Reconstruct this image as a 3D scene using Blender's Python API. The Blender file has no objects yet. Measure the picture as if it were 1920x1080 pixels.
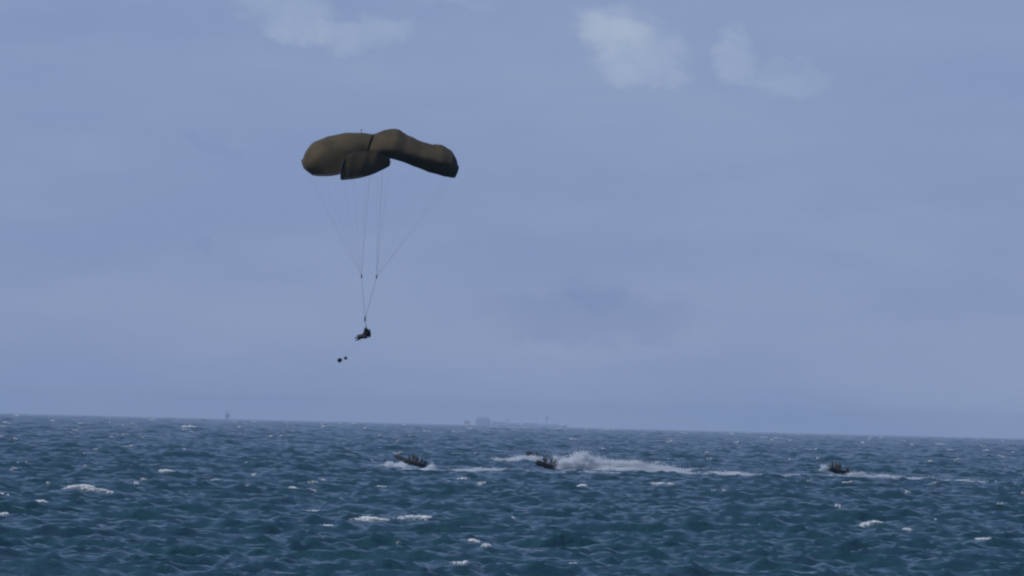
import bpy, bmesh, math, random
import numpy as np
from mathutils import Vector, Matrix, Euler

random.seed(7)
rng = np.random.default_rng(7)
sc = bpy.context.scene
C = sc.collection
PI = math.pi
RE = 6371000.0            # the sea follows the earth's curve, so the horizon is a real one
CAM_H = 9.4

# ------------------------------------------------------------------ camera
F = 16000.0               # focal length in pixels of the 1920 wide photograph (a 300 mm lens)
PITCH = math.radians(0.828)
ROLL = math.radians(1.43)
cam_d = bpy.data.cameras.new('camera')
cam_d.sensor_width = 36.0
cam_d.lens = 300.0
cam_d.clip_start = 1.0
cam_d.clip_end = 80000.0
cam = bpy.data.objects.new('camera', cam_d)
C.objects.link(cam)
CAM_M = Matrix.Translation((0, 0, CAM_H)) @ Matrix.Rotation(PI/2 + PITCH, 4, 'X') @ Matrix.Rotation(ROLL, 4, 'Z')
cam.matrix_world = CAM_M
sc.camera = cam

# ------------------------------------------------------------------ sky and sun
SUN_EL = math.radians(47)
SUN_BACK = math.radians(-14)         # the sun stands to the left, a little on the camera's side
SKY_STRENGTH = 0.075
SUN_STRENGTH = 3.0
EXPOSURE = 0.0
VEIL = (3.08, 4.02, 7.0, 1)
world = bpy.data.worlds.new('World')
sc.world = world
world.use_nodes = True
wt = world.node_tree
wt.nodes.clear()
wout = wt.nodes.new('ShaderNodeOutputWorld')
wbg = wt.nodes.new('ShaderNodeBackground')
wbg.inputs['Strength'].default_value = SKY_STRENGTH
sky = wt.nodes.new('ShaderNodeTexSky')
sky.sky_type = 'NISHITA'
sky.sun_disc = False
sky.sun_elevation = SUN_EL
sky.sun_rotation = math.radians(270) + SUN_BACK
sky.altitude = 0
sky.air_density = 1.0
sky.dust_density = 0.6
sky.ozone_density = 3.0


def wn(kind, **kw):
    n = wt.nodes.new(kind)
    for k, v in kw.items():
        setattr(n, k, v)
    return n


def wmath(op, a, b=None, clamp=False):
    n = wn('ShaderNodeMath', operation=op, use_clamp=clamp)
    for i, v in enumerate((a, b)):
        if v is None:
            continue
        if isinstance(v, (int, float)):
            n.inputs[i].default_value = v
        else:
            wt.links.new(v, n.inputs[i])
    return n.outputs[0]


tint = wn('ShaderNodeMix', data_type='RGBA', blend_type='MULTIPLY')
tint.inputs['Factor'].default_value = 1.0
tint.inputs['B'].default_value = (0.58, 0.80, 1.18, 1)
wt.links.new(sky.outputs['Color'], tint.inputs['A'])

# clouds: wisps near the horizon, given by azimuth and elevation of the sky direction
tc = wn('ShaderNodeTexCoord')
sep = wn('ShaderNodeSeparateXYZ')
wt.links.new(tc.outputs['Generated'], sep.inputs[0])
az = wmath('ARCTAN2', sep.outputs['X'], sep.outputs['Y'])
el = wmath('ARCSINE', sep.outputs['Z'])
comb = wn('ShaderNodeCombineXYZ')
wt.links.new(az, comb.inputs[0])
wt.links.new(el, comb.inputs[1])


def px_dir(px, py):
    v = CAM_M.to_3x3() @ Vector(((px-960)/F, -(py-540)/F, -1)).normalized()
    return math.atan2(v.x, v.y), math.asin(v.z)


def sky_noise(scale, detail=4.0, rough=0.55, stretch=1.0, seed=0.0, distort=0.0):
    m = wn('ShaderNodeMapping')
    m.inputs['Scale'].default_value = (1.0, stretch, 1.0)
    m.inputs['Location'].default_value = (seed, seed*0.7, 0)
    wt.links.new(comb.outputs[0], m.inputs['Vector'])
    n = wn('ShaderNodeTexNoise')
    n.inputs['Scale'].default_value = scale
    n.inputs['Detail'].default_value = detail
    n.inputs['Roughness'].default_value = rough
    n.inputs['Distortion'].default_value = distort
    wt.links.new(m.outputs[0], n.inputs['Vector'])
    return n.outputs['Fac']


warp1 = wmath('SUBTRACT', sky_noise(170, 4, 0.6, 1.3, 3.1), 0.5)
warp2 = wmath('SUBTRACT', sky_noise(170, 4, 0.6, 1.3, 9.4), 0.5)
azw = wmath('ADD', az, wmath('MULTIPLY', warp1, 0.0105))
elw = wmath('ADD', el, wmath('MULTIPLY', warp2, 0.0080))


def puff(px, py, rx, ry, ang=0.0, soft=0.25):
    """one soft cloud patch, its half axes in pixels of the photograph"""
    a0, e0 = px_dir(px, py)
    dx = wmath('SUBTRACT', azw, a0)
    dy = wmath('SUBTRACT', elw, e0)
    c, s = math.cos(ang), math.sin(ang)
    u = wmath('ADD', wmath('MULTIPLY', dx, c), wmath('MULTIPLY', dy, s))
    v = wmath('SUBTRACT', wmath('MULTIPLY', dy, c), wmath('MULTIPLY', dx, s))
    u = wmath('DIVIDE', u, rx/F)
    v = wmath('DIVIDE', v, ry/F)
    r2 = wmath('ADD', wmath('MULTIPLY', u, u), wmath('MULTIPLY', v, v))
    mr = wn('ShaderNodeMapRange', interpolation_type='SMOOTHSTEP')
    mr.inputs['From Min'].default_value = soft - 0.2
    mr.inputs['From Max'].default_value = 1.6
    mr.inputs['To Min'].default_value = 1.0
    mr.inputs['To Max'].default_value = 0.0
    wt.links.new(r2, mr.inputs['Value'])
    return mr.outputs[0]


def total(parts):
    t = None
    for m, w in parts:
        p = wmath('MULTIPLY', m, w)
        t = p if t is None else wmath('ADD', t, p)
    return t


white = total([(puff(1180, 88, 100, 68, -0.35), 0.62), (puff(1125, 55, 55, 40, -0.5), 0.25),
               (puff(1375, 108, 48, 42, -0.6), 0.42), (puff(1480, 145, 80, 34, -0.1), 0.30),
               (puff(530, 10, 135, 52, -0.45), 0.46), (puff(680, 62, 95, 34, 0.1), 0.34),
               (puff(850, -4, 90, 22, 0.0), 0.2), (puff(1330, -60, 200, 40, 0), 0.3),
               (puff(200, -70, 200, 60, 0.1), 0.4)])
torn = wn('ShaderNodeMapRange', interpolation_type='SMOOTHSTEP')
torn.inputs['From Min'].default_value = 0.30
torn.inputs['From Max'].default_value = 0.66
torn.inputs['To Min'].default_value = 0.6
torn.inputs['To Max'].default_value = 1.08
wt.links.new(sky_noise(120, 7, 0.62, 1.5, 2.2, 0.6), torn.inputs['Value'])
white = wmath('MULTIPLY', white, torn.outputs[0])
# a few more of the same kind all round the sky, so that it goes on outside the picture
mr = wn('ShaderNodeMapRange', interpolation_type='SMOOTHSTEP')
mr.inputs['From Min'].default_value = 0.56
mr.inputs['From Max'].default_value = 0.80
wt.links.new(sky_noise(9, 8, 0.55, 2.0, 5.5), mr.inputs['Value'])
elr = wn('ShaderNodeMapRange', interpolation_type='SMOOTHSTEP')
elr.inputs['From Min'].default_value = math.radians(3.4)
elr.inputs['From Max'].default_value = math.radians(7)
wt.links.new(el, elr.inputs['Value'])
white = wmath('ADD', white, wmath('MULTIPLY', mr.outputs[0], wmath('MULTIPLY', elr.outputs[0], 0.55)))
streak = wmath('MULTIPLY', wmath('SUBTRACT', sky_noise(16, 6, 0.6, 3.6, 1.7), 0.38), 0.85, True)
white = wmath('ADD', white, streak, True)
grey = total([(puff(1110, 595, 215, 48, 0.0, 0.1), 0.55), (puff(1110, 555, 80, 34, 0.0, 0.1), 0.25),
              (puff(395, 262, 50, 22, -0.5, 0.1), 0.26), (puff(378, 455, 24, 20, 0.0, 0.1), 0.28)])

# a thin veil of stratus lies along the whole horizon and thins out upwards
vr = wn('ShaderNodeMapRange', interpolation_type='SMOOTHSTEP')
vr.inputs['From Min'].default_value = 0.0
vr.inputs['From Max'].default_value = math.radians(27)
vr.inputs['To Min'].default_value = 0.82
vr.inputs['To Max'].default_value = 0.0
wt.links.new(el, vr.inputs['Value'])
veil = wn('ShaderNodeMix', data_type='RGBA')
veil.inputs['B'].default_value = VEIL
wt.links.new(vr.outputs[0], veil.inputs['Factor'])
wt.links.new(tint.outputs['Result'], veil.inputs['A'])
cloud = wn('ShaderNodeMix', data_type='RGBA')
cloud.inputs['B'].default_value = (4.9, 6.0, 8.0, 1)
wt.links.new(white, cloud.inputs['Factor'])
wt.links.new(veil.outputs['Result'], cloud.inputs['A'])
shade = wn('ShaderNodeMix', data_type='RGBA')
shade.inputs['B'].default_value = (2.15, 2.85, 5.5, 1)
wt.links.new(wmath('MULTIPLY', grey, 0.6, True), shade.inputs['Factor'])
wt.links.new(cloud.outputs['Result'], shade.inputs['A'])
wt.links.new(shade.outputs['Result'], wbg.inputs['Color'])
wt.links.new(wbg.outputs[0], wout.inputs['Surface'])

sun_d = bpy.data.lights.new('sun', 'SUN')
sun_d.energy = SUN_STRENGTH
sun_d.angle = math.radians(0.5)
sun_d.color = (1.0, 0.97, 0.93)
sun = bpy.data.objects.new('sun', sun_d)
C.objects.link(sun)
to_sun = Vector((-math.cos(SUN_EL)*math.cos(SUN_BACK), math.cos(SUN_EL)*math.sin(SUN_BACK), math.sin(SUN_EL)))
sun.rotation_euler = to_sun.to_track_quat('Z', 'Y').to_euler()
sun.location = to_sun*200

vs = sc.view_settings
vs.view_transform = 'Standard'
vs.look = 'None'
vs.exposure = EXPOSURE
vs.gamma = 1.0
vs.use_curve_mapping = False
sc.render.engine = 'CYCLES'
sc.cycles.use_denoising = True
sc.cycles.filter_width = 2.2
sc.cycles.max_bounces = 14
sc.cycles.diffuse_bounces = 14
sc.cycles.glossy_bounces = 3
sc.cycles.transmission_bounces = 14
sc.cycles.volume_bounces = 0
sc.cycles.use_adaptive_sampling = False


# ------------------------------------------------------------------ helpers
def at(px, py, depth):
    """the point seen at a pixel of the photograph, at a given distance"""
    return CAM_M @ Vector(((px-960)/F*depth, -(py-540)/F*depth, -depth))


def sea_dist(px, py):
    """distance at which the line of sight through a pixel meets the mean sea"""
    v = CAM_M.to_3x3() @ Vector(((px-960)/F, -(py-540)/F, -1)).normalized()
    t = -v.z
    # CAM_H/d + d/(2 RE) = t
    disc = t*t - 2*CAM_H/RE
    return (t - math.sqrt(max(disc, 0)))*RE


def mat(name, col, rough=0.6, **kw):
    m = bpy.data.materials.new(name)
    m.use_nodes = True
    b = m.node_tree.nodes['Principled BSDF']
    b.inputs['Base Color'].default_value = (*col, 1)
    b.inputs['Roughness'].default_value = rough
    for k, v in kw.items():
        b.inputs[k].default_value = v
    return m


def mottled(name, col, col2, scale, rough=0.6, bump=0.0, **kw):
    m = mat(name, col, rough, **kw)
    nt = m.node_tree
    b = nt.nodes['Principled BSDF']
    t = nt.nodes.new('ShaderNodeTexCoord')
    n = nt.nodes.new('ShaderNodeTexNoise')
    n.inputs['Scale'].default_value = scale
    n.inputs['Detail'].default_value = 5
    nt.links.new(t.outputs['Object'], n.inputs['Vector'])
    r = nt.nodes.new('ShaderNodeValToRGB')
    r.color_ramp.elements[0].position = 0.35
    r.color_ramp.elements[1].position = 0.65
    r.color_ramp.elements[0].color = (*col, 1)
    r.color_ramp.elements[1].color = (*col2, 1)
    nt.links.new(n.outputs['Fac'], r.inputs[0])
    nt.links.new(r.outputs[0], b.inputs['Base Color'])
    if bump:
        bp = nt.nodes.new('ShaderNodeBump')
        bp.inputs['Strength'].default_value = bump
        nt.links.new(n.outputs['Fac'], bp.inputs['Height'])
        nt.links.new(bp.outputs[0], b.inputs['Normal'])
    return m


def mesh_obj(name, verts, faces, material, parent=None, smooth=True):
    me = bpy.data.meshes.new(name)
    me.from_pydata(verts, [], faces)
    me.update()
    if smooth:
        me.polygons.foreach_set('use_smooth', [True]*len(me.polygons))
    if material:
        me.materials.append(material)
    o = bpy.data.objects.new(name, me)
    C.objects.link(o)
    if parent:
        o.parent = parent
    return o


def np_mesh(name, verts, quads, material, smooth=True):
    """fast mesh from numpy arrays; faces all of one size"""
    me = bpy.data.meshes.new(name)
    nv, nf, k = len(verts), len(quads), quads.shape[1]
    me.vertices.add(nv)
    me.vertices.foreach_set('co', verts.astype(np.float32).ravel())
    me.loops.add(nf*k)
    me.loops.foreach_set('vertex_index', quads.astype(np.int32).ravel())
    me.polygons.add(nf)
    me.polygons.foreach_set('loop_start', np.arange(0, nf*k, k, dtype=np.int32))
    me.polygons.foreach_set('loop_total', np.full(nf, k, dtype=np.int32))
    me.polygons.foreach_set('use_smooth', np.full(nf, smooth, dtype=bool))
    me.update(calc_edges=True)
    if material:
        me.materials.append(material)
    o = bpy.data.objects.new(name, me)
    C.objects.link(o)
    return o


def tag(o, label=None, cat=None, group=None, kind=None):
    if label:
        o['label'] = label
    if cat:
        o['category'] = cat
    if group:
        o['group'] = group
    if kind:
        o['kind'] = kind
    return o


def empty(name, loc, rot=(0, 0, 0)):
    o = bpy.data.objects.new(name, None)
    C.objects.link(o)
    o.location = loc
    o.rotation_euler = rot
    return o


# ------------------------------------------------------------------ the sea
N_W = 110
WIND = math.radians(-68)              # the seas run towards the camera, a little to the right
lam = np.exp(rng.uniform(np.log(1.1), np.log(38), N_W))
lam.sort()
kk = 2*np.pi/lam
PEAK = 20.0
kp = 2*np.pi/PEAK
spec = kk**-2.55*np.exp(-1.25*(kp/kk)**2)
spread = np.clip(0.34*(PEAK/lam)**0.35, 0.3, 0.85)
th = WIND + rng.normal(0, 1, N_W)*spread
kx, ky = kk*np.cos(th), kk*np.sin(th)
amp = np.sqrt(spec*kk*kk*np.log(38/1.1)/N_W)/kk**0.5
HS = 1.3
amp *= HS/4/np.sqrt((amp**2).sum()/2)
amp *= np.where(lam < 7, 1.22, 1.0)
ph = rng.uniform(0, 2*np.pi, N_W)
CHOP = 0.7


def waves(x, y, dr, dt):
    """heights and sideways shifts of the sea at x, y; dr, dt the grid steps there"""
    r = np.hypot(x, y)
    ux, uy = x/r, y/r
    z = np.zeros_like(x); sx = np.zeros_like(x); sy = np.zeros_like(x)
    for i in range(N_W):
        kr = np.abs(kx[i]*ux + ky[i]*uy)
        kt = np.abs(-kx[i]*uy + ky[i]*ux)
        w = np.clip(3.4 - np.maximum(kr*dr, kt*dt)*0.8, 0, 1)
        if not w.any():
            continue
        p = kx[i]*x + ky[i]*y + ph[i]
        a = amp[i]*w
        z += a*np.cos(p)
        wc = np.clip(2.0 - np.maximum(kr*dr, kt*dt), 0, 1)
        s = -amp[i]*wc*CHOP*np.sin(p)
        sx += s*kx[i]/kk[i]
        sy += s*ky[i]/kk[i]
    return z, sx, sy


def sea_height(x, y):
    z, _, _ = waves(np.array([float(x)]), np.array([float(y)]), np.array([1.0]), np.array([0.2]))
    return float(z[0]) - (x*x+y*y)/(2*RE)


def sea_material():
    m = bpy.data.materials.new('sea_water')
    m.use_nodes = True
    nt = m.node_tree
    b = nt.nodes['Principled BSDF']
    b.inputs['Roughness'].default_value = 0.16
    b.inputs['IOR'].default_value = 1.333
    t = nt.nodes.new('ShaderNodeTexCoord')

    def noise(scale, detail, rough=0.6, stretch=(1, 1, 1)):
        mp = nt.nodes.new('ShaderNodeMapping')
        mp.inputs['Scale'].default_value = stretch
        nt.links.new(t.outputs['Object'], mp.inputs['Vector'])
        n = nt.nodes.new('ShaderNodeTexNoise')
        n.inputs['Scale'].default_value = scale
        n.inputs['Detail'].default_value = detail
        n.inputs['Roughness'].default_value = rough
        nt.links.new(mp.outputs[0], n.inputs['Vector'])
        return n.outputs['Fac']
    # water colour: blue green, a little greener and paler in drifting patches
    ramp = nt.nodes.new('ShaderNodeValToRGB')
    ramp.color_ramp.elements[0].position = 0.3
    ramp.color_ramp.elements[1].position = 0.7
    ramp.color_ramp.elements[0].color = (0.012, 0.042, 0.058, 1)
    ramp.color_ramp.elements[1].color = (0.013, 0.053, 0.063, 1)
    nt.links.new(noise(0.03, 4), ramp.inputs[0])
    at_ = nt.nodes.new('ShaderNodeAttribute')
    at_.attribute_name = 'foam'
    mix = nt.nodes.new('ShaderNodeMix')
    mix.data_type = 'RGBA'
    mix.inputs['B'].default_value = (0.62, 0.72, 0.78, 1)
    # foam broken up by fine lace
    lace = nt.nodes.new('ShaderNodeMath'); lace.operation = 'MULTIPLY'
    nt.links.new(at_.outputs['Fac'], lace.inputs[0])
    mr = nt.nodes.new('ShaderNodeMapRange')
    mr.inputs['From Min'].default_value = 0.38
    mr.inputs['From Max'].default_value = 0.60
    mr.inputs['To Min'].default_value = 0.25
    nt.links.new(noise(1.1, 5, 0.7), mr.inputs['Value'])
    nt.links.new(mr.outputs[0], lace.inputs[1])
    nt.links.new(lace.outputs[0], mix.inputs['Factor'])
    nt.links.new(ramp.outputs[0], mix.inputs['A'])
    nt.links.new(mix.outputs['Result'], b.inputs['Base Color'])
    rm = nt.nodes.new('ShaderNodeMapRange')
    rm.inputs['To Min'].default_value = 0.11
    rm.inputs['To Max'].default_value = 0.9
    nt.links.new(lace.outputs[0], rm.inputs['Value'])
    nt.links.new(rm.outputs[0], b.inputs['Roughness'])
    # ripples
    b1 = nt.nodes.new('ShaderNodeBump')
    b1.inputs['Strength'].default_value = 1.0
    b1.inputs['Distance'].default_value = 0.55
    nt.links.new(noise(0.45, 6, 0.62, (1.0, 1.25, 1.0)), b1.inputs['Height'])
    nt.links.new(b1.outputs[0], b.inputs['Normal'])
    return m


# WAKES holds strips of churned water: world points with half width and strength, filled from pixel tracks
WAKES = []


def wake(track, strength, half):
    pts = []
    for (px, py) in track:
        d = sea_dist(px, py)
        p = at(px, py, d)
        pts.append((p.x, p.y))
    WAKES.append((pts, strength, half))


wake([(735, 873), (800, 884), (880, 884), (960, 884), (1045, 887)], 0.95, 2.6)
wake([(1040, 881), (1110, 884), (1200, 886), (1300, 890), (1400, 894)], 1.0, 4.0)
wake([(1380, 892), (1460, 893), (1545, 893), (1600, 894), (1680, 898), (1765, 901), (1920, 908)], 0.9, 2.6)
wake([(930, 866), (980, 863), (1015, 866)], 0.9, 3.0)


def seg_dist(x, y, pts):
    best = np.full_like(x, 1e9)
    for (ax, ay), (bx, by) in zip(pts[:-1], pts[1:]):
        dx, dy = bx-ax, by-ay
        t = np.clip(((x-ax)*dx + (y-ay)*dy)/(dx*dx+dy*dy), 0, 1)
        # lines of sight run along y: distances along y are what foreshortening hides
        best = np.minimum(best, np.hypot(x-ax-t*dx, (y-ay-t*dy)*0.30))
    return best


dense = np.radians(np.linspace(-3.85, 3.85, 471))
side = np.radians(3.85 + np.cumsum(0.06*1.42**np.arange(40)))
side = side[side < math.radians(178)]
thetas = np.concatenate([-side[::-1], dense, side])
thetas = np.concatenate([thetas, [thetas[0] + 2*np.pi]])
rs = [3.0]
while rs[-1] < 455:
    rs.append(rs[-1]*1.09)
rs[-1] = 455.0
while rs[-1] < 6800:
    rs.append(rs[-1] + max(0.48, rs[-1]*0.00123))
n_dense = len(rs)
while rs[-1] < 26000:
    rs.append(rs[-1]*1.02)
rs = np.array(rs)
dr = np.gradient(rs)
dth = np.gradient(thetas)
R_, T_ = np.meshgrid(rs, thetas, indexing='ij')
DR = np.repeat(dr[:, None], len(thetas), 1).ravel()
DT = (R_*dth[None, :]).ravel()
X = (R_*np.sin(T_)).ravel(); Y = (R_*np.cos(T_)).ravel()
Z, SX, SY = waves(X, Y, DR, DT)
# the larger breakers of the photograph: pixel position, width and height in pixels
BREAKERS = [(155, 925, 70, 20), (5, 933, 20, 10), (75, 948, 20, 10), (5, 972, 14, 10), (690, 985, 56, 17), (692, 973, 36, 10),
            (620, 992, 60, 8), (785, 977, 44, 11), (548, 920, 18, 9), (910, 915, 60, 7), (890, 1022, 14, 10), (912, 1029, 14, 12),
            (960, 974, 16, 9), (1093, 915, 18, 10), (1240, 912, 18, 8), (1258, 913, 10, 8), (1505, 997, 26, 9), (1638, 990, 36, 14),
            (1697, 998, 14, 8), (1712, 1006, 16, 8), (1845, 1020, 30, 11), (1865, 1008, 10, 8), (885, 820, 18, 8), (290, 803, 14, 8),
            (372, 812, 10, 8), (462, 812, 20, 8), (512, 818, 12, 7), (355, 800, 18, 5), (1145, 804, 12, 6), (1245, 830, 18, 6),
            (1273, 830, 12, 7), (1255, 846, 10, 7), (1160, 847, 14, 8), (1505, 842, 22, 6), (1720, 848, 10, 8), (1762, 831, 10, 7),
            (1895, 846, 26, 9), (1320, 828, 18, 8), (310, 887, 24, 7), (313, 863, 14, 6), (407, 904, 10, 6), (827, 845, 10, 7),
            (860, 848, 10, 8), (870, 903, 12, 8), (840, 906, 10, 6), (1085, 1062, 24, 8), (1858, 931, 10, 6), (860, 1064, 16, 8),
            (590, 963, 16, 6), (1290, 996, 30, 5), (720, 918, 14, 6), (1430, 990, 14, 5), (1760, 980, 8, 6), (250, 825, 12, 5)]
breaker_at = []
for (px, py, w, h) in BREAKERS:
    d = sea_dist(px, py + h*0.5)
    p = at(px, py + h*0.5, d)
    m = F/d
    hm, wm = min(h/m, 1.0), w/m
    breaker_at.append((p.x, p.y, wm, hm, d))
    if d > 1800:
        continue
    sel = np.where((np.abs(X-p.x) < 3*wm+4) & (np.abs(Y-p.y) < 14))[0]
    if len(sel):
        gx = np.exp(-((X[sel]-p.x)/(0.75*wm+0.5))**2)
        gy = np.exp(-((Y[sel]-p.y)/3.2)**2)
        Z[sel] = Z[sel]*(1-0.85*gx*gy) + gx*gy*(1.15*hm)
        SX[sel] *= 1-0.85*gx*gy
        SY[sel] *= 1-0.85*gx*gy
# the water the boats have flattened
for (px, py, d, rx) in ((769, 878, 1390, 8), (1027, 881, 1435, 6), (998, 861, 1700, 6), (1096, 868, 1640, 6), (1569, 890, 1460, 7)):
    p = at(px, py, d)
    up_ = p.z + d*d/(2*RE)
    sel = np.where((np.abs(X-p.x) < 3*rx) & (np.abs(Y-p.y+16) < 70))[0]
    gg = np.exp(-((X[sel]-p.x)/rx)**2)*np.exp(-((Y[sel]-p.y+16)/26)**4)
    Z[sel] = Z[sel]*(1-0.85*gg) + gg*(up_ - 0.05)
near = np.where((np.abs(T_.ravel()) < math.radians(3.85)) & (Y > 1150) & (Y < 2000))[0]
calm = np.zeros(len(near))
for pts, st, half in WAKES:
    best = np.full(len(near), 1e9)
    for (ax, ay), (bx, by) in zip(pts[:-1], pts[1:]):
        t = np.clip((X[near]-ax)/(bx-ax), 0, 1)
        yy = Y[near] - (ay + t*(by-ay)) + 14
        best = np.minimum(best, np.hypot((X[near]-ax-t*(bx-ax))/5.0, yy/30.0))
    calm = np.maximum(calm, np.exp(-best**4))
Z[near] *= 1-0.7*calm
SX[near] *= 1-0.6*calm
SY[near] *= 1-0.6*calm
foam = np.zeros_like(X)
near = (np.abs(T_.ravel()) < math.radians(3.85)) & (Y > 1000) & (Y < 2600)
xi, yi = X[near], Y[near]
f = np.zeros_like(xi)
for pts, s, half in WAKES:
    dd = seg_dist(xi, yi, pts)
    f = np.maximum(f, s*np.clip(1.25 - dd/half, 0, 1))
foam[near] = f
V = np.empty((len(X), 3))
V[:, 0] = X + SX
V[:, 1] = Y + SY
V[:, 2] = Z - (X*X+Y*Y)/(2*RE)
nr, ntc = len(rs), len(thetas)
idx = np.arange(nr*ntc).reshape(nr, ntc)
quads = np.stack([idx[:-1, :-1], idx[:-1, 1:], idx[1:, 1:], idx[1:, :-1]], -1).reshape(-1, 4)[:, ::-1]
sea = np_mesh('sea', V, quads, sea_material())
att = sea.data.attributes.new('foam', 'FLOAT', 'POINT')
att.data.foreach_set('value', foam.astype(np.float32))
tag(sea, kind='structure')

# ------------------------------------------------------------------ haze over the sea
hz = bpy.data.materials.new('haze_air')
hz.use_nodes = True
hz.node_tree.nodes.clear()
ho = hz.node_tree.nodes.new('ShaderNodeOutputMaterial')
hv = hz.node_tree.nodes.new('ShaderNodeVolumePrincipled')
hv.inputs['Color'].default_value = (0.58, 0.77, 1.0, 1)
hv.inputs['Density'].default_value = 3.1e-5
hv.inputs['Anisotropy'].default_value = 0.0
hz.node_tree.links.new(hv.outputs[0], ho.inputs['Volume'])
HW, ZB, ZT = 27000.0, -60.0, 33.0
haze = mesh_obj('haze', [(x, y, z) for z in (ZB, ZT) for y in (-HW, HW) for x in (-HW, HW)],
                [(0, 2, 3, 1), (4, 5, 7, 6), (0, 1, 5, 4), (1, 3, 7, 5), (3, 2, 6, 7), (2, 0, 4, 6)], hz, smooth=False)
tag(haze, kind='stuff')

# ------------------------------------------------------------------ foam and spray built from many small lumps
oct_v = np.array([(1, 0, 0), (-1, 0, 0), (0, 1, 0), (0, -1, 0), (0, 0, 1), (0, 0, -1)], float)
oct_f = np.array([(0, 2, 4), (2, 1, 4), (1, 3, 4), (3, 0, 4), (2, 0, 5), (1, 2, 5), (3, 1, 5), (0, 3, 5)])


def lumps(name, pts, sizes, material, base='oct'):
    bv, bf = {'tet': (tet_v, tet_f), 'oct': (oct_v, oct_f)}[base]
    pts = np.asarray(pts, float)
    sizes = np.asarray(sizes, float)
    if sizes.ndim == 1:
        sizes = np.repeat(sizes[:, None], 3, 1)
    o0 = pts.mean(0)
    v = bv[None]*sizes[:, None, :] + (pts-o0)[:, None, :]
    f = bf[None] + (np.arange(len(pts))*len(bv))[:, None, None]
    o = np_mesh(name, v.reshape(-1, 3), f.reshape(-1, 3), material, False)
    o.location = o0
    return o


tet_v = np.array([(1, 1, 1), (1, -1, -1), (-1, 1, -1), (-1, -1, 1)], float)/3**0.5
tet_f = np.array([(0, 2, 1), (0, 1, 3), (0, 3, 2), (1, 2, 3)])


def airy_white(name, col):
    """water full of air: light passes on through each fleck as well as back"""
    m = bpy.data.materials.new(name)
    m.use_nodes = True
    nt = m.node_tree
    nt.nodes.remove(nt.nodes['Principled BSDF'])
    out = nt.nodes['Material Output']
    d = nt.nodes.new('ShaderNodeBsdfDiffuse')
    t = nt.nodes.new('ShaderNodeBsdfTranslucent')
    n = nt.nodes.new('ShaderNodeTexNoise')
    n.inputs['Scale'].default_value = 1.5
    r = nt.nodes.new('ShaderNodeMapRange')
    r.inputs['To Min'].default_value = 0.86
    mul = nt.nodes.new('ShaderNodeVectorMath')
    mul.operation = 'SCALE'
    mul.inputs[0].default_value = col
    nt.links.new(n.outputs['Fac'], r.inputs['Value'])
    nt.links.new(r.outputs[0], mul.inputs['Scale'])
    mx = nt.nodes.new('ShaderNodeMixShader')
    mx.inputs[0].default_value = 0.45
    for b in (d, t):
        nt.links.new(mul.outputs[0], b.inputs['Color'])
    nt.links.new(d.outputs[0], mx.inputs[1])
    nt.links.new(t.outputs[0], mx.inputs[2])
    nt.links.new(mx.outputs[0], out.inputs['Surface'])
    return m


M_FOAM = airy_white('sea_foam', (0.95, 0.97, 0.98))
M_SPRAY = airy_white('spray_white', (0.97, 0.985, 1.0))
fp, fs = [], []


def foam_patch(x, y, w, h, far, swell=0.0, thin=1.0, run=2.4):
    """flecks of foam spilling down the near face of a crest: ragged, denser along the top"""
    n = int(40 + 260*w*max(h, 0.3))
    n = int(min(n, 1400)*thin)
    knots = rng.normal(0, 0.36, 6)*w
    ki = rng.integers(0, 6, n)
    u = knots[ki] + rng.normal(0, 1, n)*w*rng.uniform(0.04, 0.22, 6)[ki]
    t = np.abs(rng.normal(0, 1, n))*rng.uniform(0.12, 0.5, 6)[ki] + rng.uniform(0, 0.35, 6)[ki]
    px = x + u
    py = y + 0.5 - t*run + u*rng.uniform(-0.5, 0.5)
    hh, hx, hy_ = waves(px, py, np.full(n, 0.6), np.full(n, 0.25))
    gg = np.exp(-((px-x)/(0.75*w+0.5))**2)*np.exp(-((py-y)/3.2)**2)
    keep = 1-0.85*gg*(swell > 0)
    z = hh*keep + gg*1.15*swell - (px*px+py*py)/(2*RE)
    px, py = px + hx*keep, py + hy_*keep
    z = z + rng.uniform(-0.03, 0.10, n)*(0.6+h*(1.0 if swell else 0.5))
    s = rng.uniform(0.02, 0.065, n)*far
    fp.append(np.stack([px, py, z], 1))
    fs.append(np.stack([s*rng.uniform(1.3, 3.2, n), s*1.6, s*rng.uniform(0.5, 1.0, n)], 1))


for (x, y, w, h, d) in breaker_at:
    foam_patch(x, y, w, h, max(1.0, (d/1200)**0.7), h if d <= 1800 else 0.0, 0.6 if w < 1.2 else 0.9, 2.4)

# smaller ones scattered wherever a crest stands high enough
N_RAND = 300
for i in range(N_RAND):
    px = random.uniform(-60, 1980)
    hy = 776 + 47.5*px/1920
    py = hy + 3 + 290*random.random()**2.3
    d = sea_dist(px, py)
    if d > 7500 or d < 850:
        continue
    p = at(px, py, d)
    ys = p.y + np.linspace(-22, 22, 40)*max(1, d/1500)
    xs = np.full_like(ys, p.x)
    z, _, sy = waves(xs, ys, np.full(40, 0.8), np.full(40, 0.25))
    j = int(np.argmax(z))
    if z[j] < 0.5 + 0.4*random.random():
        continue
    far = max(1.0, (d/1300)**0.75)
    foam_patch(p.x, ys[j], random.uniform(0.3, 1.1)*far, 0.2, far*0.8, 0.0, random.uniform(0.25, 0.8), 1.2)
foam_o = lumps('whitecap_foam', np.concatenate(fp), np.concatenate(fs), M_FOAM, 'oct')
tag(foam_o, 'white foam of breaking crests scattered over the sea', 'foam', kind='stuff')


def hor(px):
    return 776 + 47.5*px/1920


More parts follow.
